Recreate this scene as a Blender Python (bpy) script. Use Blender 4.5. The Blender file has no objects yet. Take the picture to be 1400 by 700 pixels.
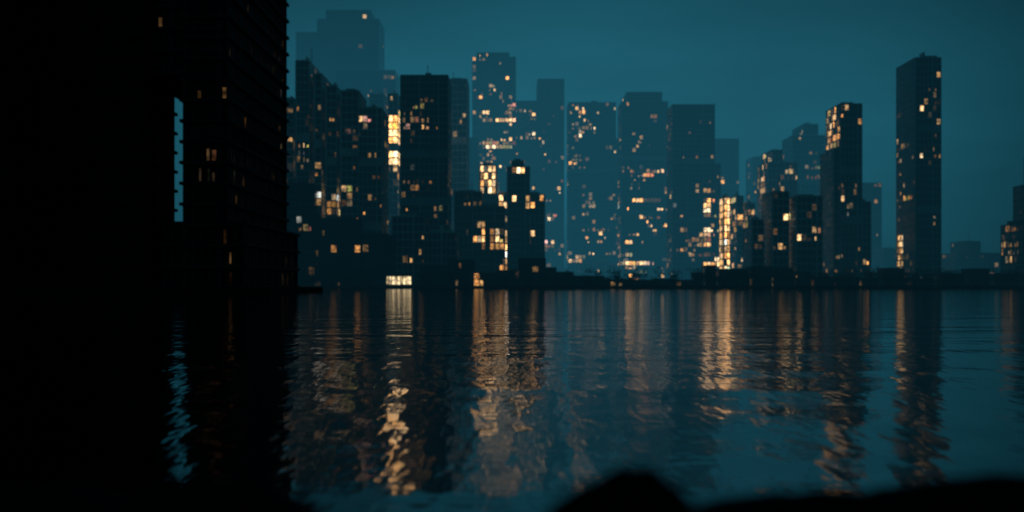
import bpy, math, random
import numpy as np
from mathutils import noise, Vector

random.seed(7)
F = 1361.0          # focal length expressed in photo pixels (35 mm lens)
HZ = 391.0
CAMZ = 1.2
def bear(px): return (px-700.0)/F
def zat(py, D): return CAMZ + (HZ-py)/F*D

scene = bpy.context.scene
scene.view_settings.view_transform = 'Standard'
scene.view_settings.look = 'None'
scene.view_settings.exposure = 0

# ------------------------------------------------------------------ materials
def new_mat(name):
    m = bpy.data.materials.new(name); m.use_nodes = True
    nt = m.node_tree; b = nt.nodes['Principled BSDF']
    return m, nt, b

def simple(name, col, rough=0.8, nscale=0.3, var=0.35, bump=0.0, spec=0.5):
    m, nt, b = new_mat(name)
    tc = nt.nodes.new('ShaderNodeTexCoord')
    n = nt.nodes.new('ShaderNodeTexNoise'); n.inputs['Scale'].default_value = nscale; n.inputs['Detail'].default_value = 4
    nt.links.new(tc.outputs['Object'], n.inputs['Vector'])
    r = nt.nodes.new('ShaderNodeValToRGB')
    r.color_ramp.elements[0].position = 0.3; r.color_ramp.elements[1].position = 0.7
    r.color_ramp.elements[0].color = (*[c*(1-var) for c in col], 1)
    r.color_ramp.elements[1].color = (*[c*(1+var) for c in col], 1)
    nt.links.new(n.outputs['Fac'], r.inputs['Fac']); nt.links.new(r.outputs['Color'], b.inputs['Base Color'])
    b.inputs['Roughness'].default_value = rough
    b.inputs['Specular IOR Level'].default_value = spec
    if bump > 0:
        bp = nt.nodes.new('ShaderNodeBump'); bp.inputs['Strength'].default_value = bump
        nt.links.new(n.outputs['Fac'], bp.inputs['Height']); nt.links.new(bp.outputs['Normal'], b.inputs['Normal'])
    return m

M_CONC = simple('dark_concrete', (0.10, 0.11, 0.12), 0.8)
M_FACADES = [simple('facade_metal', (0.30, 0.38, 0.41), 0.45, 0.1, 0.4),
             simple('facade_stone', (0.36, 0.38, 0.38), 0.8, 0.08, 0.4),
             simple('facade_dark_metal', (0.18, 0.23, 0.26), 0.45, 0.1, 0.4)]
M_NEAR = simple('near_black_cladding', (0.02, 0.022, 0.025), 0.8, spec=0.1)  # even near-black base colour
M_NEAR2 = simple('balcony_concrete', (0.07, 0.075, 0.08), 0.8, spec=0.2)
M_LAND = simple('land_paving', (0.03, 0.03, 0.03), 0.9, 0.05, spec=0.1)
M_ROCK = simple('stand_in_rock_black', (0.006, 0.006, 0.006), 0.8, 5.0, 0.5, 0.4, spec=0.1)
M_LEAF = simple('foliage', (0.03, 0.045, 0.02), 0.9, 1.0)
M_BARK = simple('bark', (0.03, 0.022, 0.015), 0.9, 3.0)

# window panes: dark glass whose room light comes from the per-pane "lit" colour
def glass(name, rough, spec):
    m, nt, b = new_mat(name)
    b.inputs['Base Color'].default_value = (0.012, 0.02, 0.026, 1)
    b.inputs['Roughness'].default_value = rough
    b.inputs['Specular IOR Level'].default_value = spec
    at = nt.nodes.new('ShaderNodeAttribute'); at.attribute_name = 'lit'
    tc = nt.nodes.new('ShaderNodeTexCoord')
    n = nt.nodes.new('ShaderNodeTexNoise'); n.inputs['Scale'].default_value = 0.8; n.inputs['Detail'].default_value = 1
    nt.links.new(tc.outputs['Object'], n.inputs['Vector'])
    mr = nt.nodes.new('ShaderNodeMapRange')
    mr.inputs['From Min'].default_value = 0.35; mr.inputs['From Max'].default_value = 0.65
    mr.inputs['To Min'].default_value = 0.25; mr.inputs['To Max'].default_value = 1.4
    nt.links.new(n.outputs['Fac'], mr.inputs['Value'])
    nt.links.new(at.outputs['Color'], b.inputs['Emission Color'])
    nt.links.new(mr.outputs['Result'], b.inputs['Emission Strength'])
    try: m.cycles.emission_sampling = 'NONE'
    except Exception as e: print(e)
    return m
M_WIN = glass('window_glass', 0.18, 0.6)
M_WIN_DULL = glass('muted_window_glass', 0.5, 0.15)  # rougher, low-specular glass that mutes sky reflections on near towers

# ------------------------------------------------------------------ mesh builder
class MB:
    def __init__(s): s.v=[]; s.f=[]; s.m=[]; s.l=[]
    def quad(s, a,b,c,d, mat, lit=(0,0,0)):
        k=len(s.v); s.v += [a,b,c,d]; s.f.append((k,k+1,k+2,k+3)); s.m.append(mat); s.l.append(lit)
    def box(s, x0,x1,y0,y1,z0,z1, mat):
        k=len(s.v)
        s.v += [(x0,y0,z0),(x1,y0,z0),(x1,y1,z0),(x0,y1,z0),(x0,y0,z1),(x1,y0,z1),(x1,y1,z1),(x0,y1,z1)]
        for q in ((0,3,2,1),(4,5,6,7),(0,1,5,4),(1,2,6,5),(2,3,7,6),(3,0,4,7)):
            s.f.append(tuple(k+i for i in q)); s.m.append(mat); s.l.append((0,0,0))
    def make(s, name, mats, parent=None):
        me = bpy.data.meshes.new(name); me.from_pydata(s.v, [], s.f)
        for m in mats: me.materials.append(m)
        me.polygons.foreach_set('material_index', s.m)
        ca = me.color_attributes.new('lit', 'FLOAT_COLOR', 'CORNER')
        arr = np.ones((len(me.loops),4), dtype=np.float32)
        li = np.array(s.l, dtype=np.float32).reshape(-1,3)
        cnt = np.array([len(f) for f in s.f]); arr[:,:3] = np.repeat(li, cnt, axis=0)
        ca.data.foreach_set('color', arr.ravel()); me.update()
        o = bpy.data.objects.new(name, me); scene.collection.objects.link(o)
        if parent: o.parent = parent
        return o

WARM = [(1.0,0.52,0.18),(1.0,0.58,0.25),(1.0,0.42,0.11),(1.0,0.68,0.37),(0.85,0.85,0.75)]
WW = [6,5,4,2,0.5]
NB = 0
DENS=0.66
def building(name, D, parts, depth=26, dens=0.08, gain=1.0, hot=(), fh=3.5, bay=3.0, slab=0.25, style='curtain',
             frame=None, roof=True, rot=0.0, wmat=None, cap=None, small=0.7):
    """parts: (left bearing px, right bearing px, roof px[, bottom px]) measured off the survey photo."""
    global NB; NB += 1
    rng = random.Random(NB*101+5)
    emp = bpy.data.objects.new(name, None); scene.collection.objects.link(emp)
    frame = frame or M_FACADES[NB % 3]
    if cap is None: cap = 2.2*max(1,gain*0.7)
    xs=[]
    P=[]
    for i,p in enumerate(parts):
        a,b_,top = p[:3]; bot = p[3] if len(p)>3 else None
        dd = D + 0.43*i; dep = depth - 0.7*i
        x0 = bear(a)*(dd+dep if a>700 else dd); x1 = bear(b_)*(dd+dep if b_<700 else dd)
        if x1-x0 < 3: x1 = x0+3
        P.append((x0,x1,dd,dd+dep, 1.0 if bot is None else zat(bot,dd), zat(top,dd))); xs += [x0,x1]
    cx = (min(xs)+max(xs))/2; cy = D+depth/2
    emp.location = (cx,cy,0); emp.rotation_euler[2] = math.radians(rot)
    body=MB(); win=MB(); trim=MB()
    for pi,(x0,x1,y0,y1,z0,z1) in enumerate(P):
        H = z1-z0; nf = max(1,int(H/fh)); f = H/nf
        body.box(x0-cx,x1-cx,y0-cy,y1-cy,z0,z1,0)
        mech = {int(nf*q) for q in (rng.uniform(0.3,0.4), rng.uniform(0.62,0.72))} if nf>22 else set()
        for k in range(nf+1):
            z=z0+k*f; e = slab + (0.5 if style=='balcony' else 0)
            e = e + rng.uniform(-0.02,0.02)
            th = 0.45
            trim.box(x0-cx-e,x1-cx+e,y0-cy-e,y1-cy+e, z-th/2, z+th/2, 0)
        if roof:
            w=x1-x0; dp=y1-y0
            trim.box(x0-cx+w*0.2,x1-cx-w*0.25,y0-cy+dp*0.2,y1-cy-dp*0.2,z1+0.1,z1+rng.uniform(0.8,1.8),0)
            if rng.random()<0.4: trim.box(x0-cx+w*0.5,x0-cx+w*0.62,y0-cy+dp*0.3,y1-cy-dp*0.5,z1+0.1,z1+rng.uniform(2,3.5),0)
            if rng.random()<0.35:
                mx=x0-cx+w*rng.uniform(0.2,0.8); trim.box(mx-0.15,mx+0.15,-0.15,0.15,z1+0.1,z1+rng.uniform(4,8),0)
        sides=[((x0,y0),(1,0),(0,-1),x1-x0),((x1,y0),(0,1),(1,0),y1-y0),((x0,y1),(0,-1),(-1,0),y1-y0),((x1,y1),(-1,0),(0,1),x1-x0)]
        for si,(o,u,nn,L) in enumerate(sides):
            nb = max(1,int(round(L/bay))); bw=L/nb
            for j in range(nb+1):
                c=j*bw; t=0.14 if j%4 else 0.4
                ax=o[0]+u[0]*c-cx; ay=o[1]+u[1]*c-cy; pr=0.16 if j%4 else 0.19
                trim.box(ax-t if u[0] else min(ax,ax+nn[0]*pr), ax+t if u[0] else max(ax,ax+nn[0]*pr),
                         ay-t if u[1] else min(ay,ay+nn[1]*pr), ay+t if u[1] else max(ay,ay+nn[1]*pr), z0+0.05, z1-0.05, 0)
            if si==3: continue
            for k in range(nf):
                if k in mech: continue
                za=z0+k*f; run=0; rl=None
                fb = 3.0 if rng.random()<0.05 else 1.0      # an occasional busy office floor
                for j in range(nb):
                    ca=j*bw+0.2; cb=(j+1)*bw-0.2; m=(ca+cb)/2
                    wx=o[0]+u[0]*m; wy=o[1]+u[1]*m; zc=za+f/2
                    px=700+F*wx/wy; py=HZ-(zc-CAMZ)/wy*F
                    nz = noise.noise(Vector((m*0.07+NB*3.1+si*7, zc*0.055, NB*1.7)))
                    hgt = 0.7+0.6*min(1,max(0,(py-60)/330))
                    d = DENS*dens*max(0.04, 0.7+5.5*nz)*fb*hgt
                    hg=1.0
                    for h in hot:
                        if h[0]<=px<=h[1] and h[2]<=py<=h[3]:
                            d=h[4]*(0.8 if h[4]<0.8 else 1); hg=h[5]; break
                    lit=(0,0,0)
                    if run>0: run-=1; lit=tuple(c*rng.uniform(0.5,1.1) for c in rl)
                    elif rng.random()<d:
                        c=rng.choices(WARM,WW)[0]; I=min(cap,0.22*math.exp(rng.gauss(0,1.2))*gain*hg)
                        lit=tuple(q*I for q in c); rl=lit
                        if rng.random()<0.16: run=rng.choice([1,1,2,4])
                    off=0.06
                    def seg(c0,c1,h0,h1,li):
                        p0=(o[0]+u[0]*c0+nn[0]*off-cx, o[1]+u[1]*c0+nn[1]*off-cy); p1=(o[0]+u[0]*c1+nn[0]*off-cx, o[1]+u[1]*c1+nn[1]*off-cy)
                        win.quad((*p0,za+h0),(*p1,za+h0),(*p1,za+h1),(*p0,za+h1),0,li)
                    lo=0.35; hi=f-0.35
                    if lit[0]>0.0 and hg<2.5 and rng.random()<small:
                        hm=lo+(hi-lo)*rng.uniform(0.4,0.85); cm=ca+(cb-ca)*rng.uniform(0.35,0.9)
                        if rng.random()<0.5: seg(ca,cm,lo,hm,lit); seg(cm+0.02,cb,lo,hm,(0,0,0))
                        else: seg(ca,cm,lo,hm,(0,0,0)); seg(cm+0.02,cb,lo,hm,lit)
                        seg(ca,cb,hm+0.02,hi,(0,0,0))
                    else: seg(ca,cb,lo,hi,lit)
    body.make('body',[frame],emp); trim.make('floor_slabs_and_fins',[frame],emp); win.make('windows',[wmat or M_WIN],emp)
    return emp

# ------------------------------------------------------------------ near, unlit blocks on the left
NK=dict(style='balcony', wmat=M_WIN_DULL, fh=3.1, small=1.0)
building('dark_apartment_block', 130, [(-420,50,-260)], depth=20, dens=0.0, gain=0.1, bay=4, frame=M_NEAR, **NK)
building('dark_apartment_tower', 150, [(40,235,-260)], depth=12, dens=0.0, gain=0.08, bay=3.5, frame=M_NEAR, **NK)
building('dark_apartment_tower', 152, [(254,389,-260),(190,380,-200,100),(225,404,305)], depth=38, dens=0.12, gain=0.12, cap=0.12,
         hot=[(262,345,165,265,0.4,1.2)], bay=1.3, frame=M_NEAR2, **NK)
# ------------------------------------------------------------------ mid left
building('stepped_office_tower', 432, [(405,437,83),(430,452,101),(446,472,118),(466,500,124),(490,530,148),(385,415,135)], depth=24, dens=0.14, gain=0.8,
         hot=[(392,416,190,222,0.5,1.5),(445,484,256,298,0.65,6),(466,474,140,160,0.6,1.5),(484,500,335,350,0.9,4.0)], fh=3.1, bay=2.2)
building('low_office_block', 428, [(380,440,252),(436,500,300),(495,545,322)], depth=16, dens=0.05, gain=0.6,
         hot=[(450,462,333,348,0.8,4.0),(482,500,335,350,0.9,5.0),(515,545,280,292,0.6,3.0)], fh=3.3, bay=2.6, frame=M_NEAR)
building('slender_lit_tower', 520, [(531,547,128)], depth=12, dens=0.3, gain=1.6, hot=[(530,548,155,226,0.95,12)], fh=3.6, bay=2.2, cap=4.5)
building('glass_skyscraper', 640, [(505,531,128),(497,548,200)], depth=24, dens=0.16, gain=1.4, hot=[(515,548,280,310,0.5,5)])
building('flat_roofed_skyscraper', 436, [(548,616,103),(560,584,212)], depth=20, dens=0.24, gain=0.8,
         hot=[(548,616,103,121,0,0)], fh=2.9, bay=2.0, frame=M_FACADES[2])
building('glass_skyscraper', 560, [(612,641,108)], depth=22, dens=0.14, gain=0.8, fh=3.6, bay=2.6)
building('waterfront_block', 430, [(536,584,296),(578,626,318)], depth=16, dens=0.14, gain=0.9, fh=3.1, bay=2.2)
building('hazy_skyscraper', 1010, [(434,525,26),(446,514,14),(405,482,44)], depth=40, dens=0.03, gain=2.0, fh=4.2, bay=4.2)
building('hazy_office_block', 900, [(460,545,96),(560,655,188)], depth=30, dens=0.06, gain=1.5, fh=4, bay=3.6)
# ------------------------------------------------------------------ centre
building('apartment_tower', 450, [(622,660,262),(650,690,282)], depth=18, dens=0.12, gain=0.9, hot=[(650,684,300,345,0.35,3.0)], fh=3.1, bay=2.1, frame=M_FACADES[2])
building('lit_atrium_tower', 500, [(656,679,226),(676,700,266)], depth=18, dens=0.25, gain=1.0,
         hot=[(656,680,226,268,0.9,10),(680,692,268,375,0.8,8)], fh=3.4, bay=2.2, cap=3.5)
building('rounded_crown_tower', 470, [(694,724,228),(700,716,220),(718,744,266)], depth=20, dens=0.14, gain=1.0,
         hot=[(700,716,226,238,0.95,12),(700,744,264,282,0.5,7.0),(722,742,318,332,0.6,8)], fh=3.2, bay=2.2, cap=3.5, frame=M_FACADES[2])
building('hazy_skyscraper', 1060, [(646,705,78),(652,696,72)], depth=40, dens=0.22, gain=6.5,
         hot=[(660,706,160,166,0.8,2.5),(660,695,194,202,0.8,3.0)], fh=4.0, bay=3.6)
building('hazy_skyscraper', 1100, [(705,741,138),(734,771,108)], depth=40, dens=0.13, gain=5, hot=[(708,742,180,190,0.6,1.8)], fh=4.2, bay=3.8)
building('hazy_apartment_tower', 980, [(775,842,140),(780,830,290)], depth=30, dens=0.14, gain=4.5,
         hot=[(786,806,140,165,0.5,2.4),(782,806,210,225,0.4,1.6),(772,804,344,358,0.5,2.5)], fh=3.8, bay=3.4)
building('broad_office_skyscraper', 860, [(845,913,139),(852,905,126)], depth=30, dens=0.20, gain=3.8,
         hot=[(866,908,270,277,0.9,3.0),(850,890,356,364,0.9,3.0),(846,915,280,300,0.3,1.8)], fh=3.6, bay=3.0)
building('flat_roofed_skyscraper', 680, [(912,977,143),(930,985,224)], depth=24, dens=0.17, gain=1.8,
         hot=[(912,977,143,160,0.02,1),(960,974,258,352,0.75,8),(925,940,308,320,0.8,3),(962,985,352,362,0.9,9)], fh=3.3, bay=2.5, cap=4)
building('hazy_office_block', 1000, [(800,870,190),(968,1010,190),(1020,1062,215)], depth=30, dens=0.12, gain=3, fh=4, bay=3.6)
# ------------------------------------------------------------------ right
building('slender_lit_tower', 500, [(984,996,270)], depth=10, dens=0.5, gain=1.6, hot=[(980,1000,270,392,0.92,9)], fh=3.4, bay=1.6, cap=3.5)
building('waterfront_apartment_tower', 560, [(996,1016,268),(1010,1032,278)], depth=22, dens=0.30, gain=1.5,
         hot=[(998,1030,268,330,0.4,4)], fh=3.3, bay=2.4)
building('office_tower', 600, [(1036,1090,222),(1042,1070,205)], depth=24, dens=0.17, gain=1.1,
         hot=[(1034,1047,205,270,0.7,2.5),(1070,1080,296,306,0.9,4)], fh=3.4, bay=2.5)
building('glass_skyscraper', 740, [(1070,1128,185),(1084,1118,170)], depth=28, dens=0.08, gain=1.4, fh=3.6, bay=3.0)
building('hazy_office_block', 980, [(1060,1130,240),(1120,1205,250)], depth=30, dens=0.06, gain=1.5, fh=4, bay=3.6)
building('waterfront_block', 440, [(1042,1078,262),(1074,1124,268),(1016,1044,300)], depth=18, dens=0.14, gain=0.8,
         hot=[(1070,1080,296,306,0.9,5)], fh=3.2, bay=2.3)
building('apartment_skyscraper', 455, [(1130,1178,142),(1122,1152,205),(1160,1190,276)], depth=20, dens=0.13, gain=0.8,
         hot=[(1128,1148,150,206,0.7,3),(1148,1162,146,162,0.6,2.2)], fh=3.1, bay=2.1, frame=M_FACADES[2])
building('glass_skyscraper', 450, [(1226,1286,79),(1235,1280,77)], depth=22, dens=0.09, gain=0.7,
         hot=[(1222,1236,318,380,0.95,5.0),(1222,1237,180,318,0.35,1.8),(1270,1286,100,200,0.25,1.5)], fh=3.0, bay=2.0, frame=M_FACADES[2])
building('office_block', 440, [(1369,1392,305),(1386,1470,250)], depth=20, dens=0.04, gain=0.5, hot=[(1368,1394,306,362,0.5,2)], fh=3.2, bay=2.0, frame=M_NEAR)
building('distant_block', 800, [(1190,1232,340),(1286,1370,346),(1300,1340,330)], depth=30, dens=0.03, gain=0.8)
building('distant_block', 900, [(740,800,372),(790,850,360),(836,860,366)], depth=30, dens=0.05, gain=1.2)
building('distant_block', 820, [(1400,1520,210),(1376,1400,352)], depth=30, dens=0.02, gain=0.5)
rng=random.Random(3)
def low(x0,x1,lo,hi,D,dens,gain):
    parts=[];x=x0
    while x<x1:
        w=rng.uniform(14,46); parts.append((x,min(x1,x+w),rng.uniform(lo,hi))); x+=w*0.96
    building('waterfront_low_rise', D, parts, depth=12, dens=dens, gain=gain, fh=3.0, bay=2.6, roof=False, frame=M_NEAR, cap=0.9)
low(400,540,352,372,427.5,0.05,0.8)
low(575,760,352,376,427.5,0.08,1.0)
low(760,960,372,384,427.5,0.08,1.0)
low(960,1200,358,381,427.5,0.12,1.2)
low(1200,1480,364,382,427.5,0.02,0.6)

# ------------------------------------------------------------------ pavilion
D=424; emp=bpy.data.objects.new('lit_waterfront_pavilion',None); scene.collection.objects.link(emp)
cx=(bear(529)+bear(563))/2*D; w=(bear(563)-bear(529))*D/2
emp.location=(cx,D,0)
t=MB(); t.box(-w-0.8,w+0.8,-3,3,5.4,5.8,0); t.box(-w,w,-2.4,2.4,1.0,1.5,0); t.box(-w,w,-1.8,2.4,1.5,5.39,0)
nm=9
for i in range(nm+1):
    x=-w+2*w*i/nm; t.box(x-0.1,x+0.1,-2.2,-2.0,1.5,5.4,0)
t.make('roof_frame_and_plinth',[M_CONC],emp)
g=MB()
for i in range(nm):
    I=[1.0,1.6,2.2,1.3,2.4,1.1,2.3,1.5,2.5][i]*0.7
    g.quad((-w+2*w*i/nm+0.1,-1.9,1.9),(-w+2*w*(i+1)/nm-0.1,-1.9,1.9),(-w+2*w*(i+1)/nm-0.1,-1.9,5.2),(-w+2*w*i/nm+0.1,-1.9,5.2),0,(I,I*0.74,I*0.40))
g.make('glazing',[M_WIN],emp)

# ------------------------------------------------------------------ tree row
tr=MB(); rt=random.Random(11)
def tree(x,y,h):
    tr.box(x-0.12,x+0.12,y-0.12,y+0.12,1.0,1.0+h*0.45,1)
    for a in range(3):
        ang=rt.uniform(0,6.28); ex=x+math.cos(ang)*h*0.2; ey=y+math.sin(ang)*h*0.2
        tr.quad((x-0.06,y,1+h*0.4),(x+0.06,y,1+h*0.4),(ex+0.03,ey,1+h*0.7),(ex-0.03,ey,1+h*0.7),1)
    for c in range(9):
        ox,oy,oz=rt.gauss(0,h*0.19),rt.gauss(0,h*0.19),h*rt.uniform(0.42,0.95)
        for l in range(12):
            p=Vector((x+ox+rt.gauss(0,h*0.08),y+oy+rt.gauss(0,h*0.08),1+oz+rt.gauss(0,h*0.06)))
            a=Vector((rt.gauss(0,1),rt.gauss(0,1),rt.gauss(0,1))).normalized()*0.28; b2=Vector((rt.gauss(0,1),rt.gauss(0,1),rt.gauss(0,1))).normalized()*0.28
            tr.quad(tuple(p-a),tuple(p-b2),tuple(p+a),tuple(p+b2),0)
for i in range(200):
    x=rt.uniform(-95,225)
    px=700+F*x/426
    if 522<px<570: continue
    tree(x,rt.uniform(425.2,426.8),rt.uniform(3.2,8.5))
tr.make('waterfront_tree_row',[M_LEAF,M_BARK])

# ------------------------------------------------------------------ land, quay, water
g=MB()
g.quad((-4000,424,1.0),(4000,424,1.0),(4000,6000,1.0),(-4000,6000,1.0),0)
g.make('ground',[M_LAND])
q=MB(); q.box(-4000,4000,420.5,424,-3,1.0,0)
for i in range(-60,120): q.box(i*5.0-0.15,i*5.0+0.15,420.2,420.5,-3,0.9,0)
q.box(-4000,4000,420.4,420.9,1.0,1.35,0)
q.make('quay_wall',[M_NEAR])
me=bpy.data.meshes.new('near_quay'); 
pv=[(-900,118),(-52,118),(-36.5,150),(-36.5,192),(-96,421),(-900,421)]
v=[(x,y,-3) for x,y in pv]+[(x,y,0.99) for x,y in pv]; nn=len(pv)
me.from_pydata(v,[],[tuple(range(nn,2*nn))]+[(i,(i+1)%nn,(i+1)%nn+nn,i+nn) for i in range(nn)])
me.materials.append(M_NEAR); o=bpy.data.objects.new('near_quay',me); scene.collection.objects.link(o)

M_WATER, nt, b = new_mat('water')
b.inputs['Base Color'].default_value=(0.001,0.002,0.003,1)
b.inputs['IOR'].default_value=2.0
b.inputs['Roughness'].default_value=0.07
tc=nt.nodes.new('ShaderNodeTexCoord')
def wav(sx,sy,detail,dist=0.0,rot=0):
    mp=nt.nodes.new('ShaderNodeMapping'); mp.inputs['Scale'].default_value=(sx,sy,1); mp.inputs['Rotation'].default_value=(0,0,rot)
    nt.links.new(tc.outputs['Object'],mp.inputs['Vector'])
    n=nt.nodes.new('ShaderNodeTexNoise'); n.inputs['Scale'].default_value=1; n.inputs['Detail'].default_value=detail; n.inputs['Distortion'].default_value=dist
    nt.links.new(mp.outputs['Vector'],n.inputs['Vector']); return n.outputs['Fac']
def mul(a,k):
    m=nt.nodes.new('ShaderNodeMath'); m.operation='MULTIPLY'; nt.links.new(a,m.inputs[0]); m.inputs[1].default_value=k; return m.outputs[0]
def add(a,c):
    m=nt.nodes.new('ShaderNodeMath'); m.operation='ADD'; nt.links.new(a,m.inputs[0]); nt.links.new(c,m.inputs[1]); return m.outputs[0]
h=add(mul(wav(3.0,0.75,2,0.3,0.10),0.0135), mul(wav(0.13,0.50,1,0.2,-0.1),0.055))
h=add(h, mul(wav(10.0,2.2,1,0.2),0.0034))
h=add(h, mul(wav(2.5,8.0,0,0.2,0.1),0.0022))
bp=nt.nodes.new('ShaderNodeBump'); bp.inputs['Strength'].default_value=1.0; bp.inputs['Distance'].default_value=1.0
nt.links.new(h,bp.inputs['Height']); nt.links.new(bp.outputs['Normal'],b.inputs['Normal'])
w=MB(); w.quad((-4000,-200,0),(4000,-200,0),(4000,421,0),(-4000,421,0),0); w.make('water',[M_WATER])
s=MB(); s.quad((-4000,-200,-3),(4000,-200,-3),(4000,421,-3),(-4000,421,-3),0); s.make('harbour_bed',[M_LAND])

# ------------------------------------------------------------------ foreground rocks, added as stand-ins for dark shapes
def rock(cx,cy,rx,ry,rz,seed,z=-0.12):
    import bmesh
    bm=bmesh.new(); bmesh.ops.create_icosphere(bm,subdivisions=5,radius=1)
    for vv in bm.verts:
        p=vv.co.copy(); d=1+0.10*noise.noise(p*1.3+Vector((seed,0,0)))+0.05*noise.noise(p*3.5+Vector((0,seed,0)))+0.02*noise.noise(p*9)
        q=Vector((p.x*rx*d,p.y*ry*d,p.z*rz*d))
        if q.z>0.75*rz: q.z=0.75*rz+(q.z-0.75*rz)*0.35
        vv.co=q
    me=bpy.data.meshes.new('stand_in_rock'); bm.to_mesh(me); bm.free()
    for pl in me.polygons: pl.use_smooth=True
    me.materials.append(M_ROCK); o=bpy.data.objects.new('stand_in_rock',me); scene.collection.objects.link(o)
    o.location=(cx,cy,z)
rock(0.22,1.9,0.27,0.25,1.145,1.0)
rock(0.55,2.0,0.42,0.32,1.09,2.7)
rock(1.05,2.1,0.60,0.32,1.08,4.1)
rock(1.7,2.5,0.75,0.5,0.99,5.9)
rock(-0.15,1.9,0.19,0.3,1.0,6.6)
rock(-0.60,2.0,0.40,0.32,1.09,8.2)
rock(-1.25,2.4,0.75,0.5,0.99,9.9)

# ------------------------------------------------------------------ haze over the city (homogeneous; its own emission stands in for scattered light)
HC=(0.0092,0.071,0.107)
sig=0.0022
m=bpy.data.materials.new('emissive_city_haze'); m.use_nodes=True; nt=m.node_tree; nt.nodes.clear()
out=nt.nodes.new('ShaderNodeOutputMaterial'); ab=nt.nodes.new('ShaderNodeVolumeAbsorption'); ab.inputs['Color'].default_value=(0,0,0,1); ab.inputs['Density'].default_value=sig
em=nt.nodes.new('ShaderNodeEmission'); em.inputs['Color'].default_value=(*HC,1); em.inputs['Strength'].default_value=sig
ad=nt.nodes.new('ShaderNodeAddShader'); nt.links.new(ab.outputs[0],ad.inputs[0]); nt.links.new(em.outputs[0],ad.inputs[1]); nt.links.new(ad.outputs[0],out.inputs['Volume'])
hz=MB(); hz.box(-250,262,376,1090,-2,222,0); o=hz.make('emissive_city_haze',[m])  # box extents trimmed so the sky darkens toward sides and top

# ------------------------------------------------------------------ world, fill lamp
wd=bpy.data.worlds.new('World'); scene.world=wd; wd.use_nodes=True; nt=wd.node_tree; bg=nt.nodes['Background']
sky=nt.nodes.new('ShaderNodeTexSky'); sky.sky_type='NISHITA'; sky.sun_disc=False
sky.sun_elevation=math.radians(0.5); sky.sun_rotation=math.radians(20)
tc=nt.nodes.new('ShaderNodeTexCoord'); sp=nt.nodes.new('ShaderNodeSeparateXYZ'); nt.links.new(tc.outputs['Generated'],sp.inputs[0])
def M(op,a,b_=None,c=None):
    n=nt.nodes.new('ShaderNodeMath'); n.operation=op
    for i,q in enumerate((a,b_,c)):
        if q is None: continue
        if isinstance(q,(int,float)): n.inputs[i].default_value=q
        else: nt.links.new(q,n.inputs[i])
    return n.outputs[0]
az=M('ARCTAN2',sp.outputs[0],sp.outputs[1])
d=M('DIVIDE',M('SUBTRACT',az,0.03),0.31)
g1=M('EXPONENT',M('MULTIPLY',M('MULTIPLY',d,d),-1.0))
e=M('DIVIDE',M('SUBTRACT',sp.outputs[2],0.14),0.12); g2=M('EXPONENT',M('MULTIPLY',M('MULTIPLY',e,e),-1.0))
nz=nt.nodes.new('ShaderNodeTexNoise'); nz.inputs['Scale'].default_value=3; nz.inputs['Detail'].default_value=4
mp=nt.nodes.new('ShaderNodeMapping'); mp.inputs['Scale'].default_value=(1,1,5); nt.links.new(tc.outputs['Generated'],mp.inputs['Vector']); nt.links.new(mp.outputs['Vector'],nz.inputs['Vector'])
f=M('MULTIPLY',M('MULTIPLY',g1,g2),M('ADD',0.45,M('MULTIPLY',nz.outputs['Fac'],1.1)))
f=M('ADD',f,0.032)
cm=nt.nodes.new('ShaderNodeVectorMath'); cm.operation='SCALE'; cm.inputs[0].default_value=(0.030,0.29,0.41); nt.links.new(f,cm.inputs['Scale'])
sk=nt.nodes.new('ShaderNodeVectorMath'); sk.operation='MULTIPLY'; nt.links.new(sky.outputs[0],sk.inputs[0]); sk.inputs[1].default_value=(0.00005,0.0003,0.0005)
sm=nt.nodes.new('ShaderNodeVectorMath'); sm.operation='ADD'; nt.links.new(cm.outputs[0],sm.inputs[0]); nt.links.new(sk.outputs[0],sm.inputs[1])
nt.links.new(sm.outputs[0],bg.inputs['Color']); bg.inputs['Strength'].default_value=1.0
try:
    wd.cycles.sampling_method='MANUAL'; wd.cycles.sample_map_resolution=256
except Exception as ex: print(ex)
sl=bpy.data.lights.new('dusk_fill','SUN'); sl.energy=0.008; sl.angle=math.radians(10); sl.color=(0.7,0.9,1.0)  # weak fill added from behind the camera; the set sun lies ahead
so=bpy.data.objects.new('dusk_fill',sl); scene.collection.objects.link(so); so.rotation_euler=(math.radians(60),0,math.radians(-25))

# ------------------------------------------------------------------ camera
cd=bpy.data.cameras.new('camera'); cam=bpy.data.objects.new('camera',cd); scene.collection.objects.link(cam); scene.camera=cam
cam.location=(0,0,CAMZ); cam.rotation_euler=(math.radians(90),0,0)
cd.lens=35; cd.sensor_width=36; cd.shift_y=(HZ-350)/1400; cd.clip_end=20000; cd.clip_start=0.05
cd.dof.use_dof=True; cd.dof.focus_distance=20; cd.dof.aperture_fstop=0.75
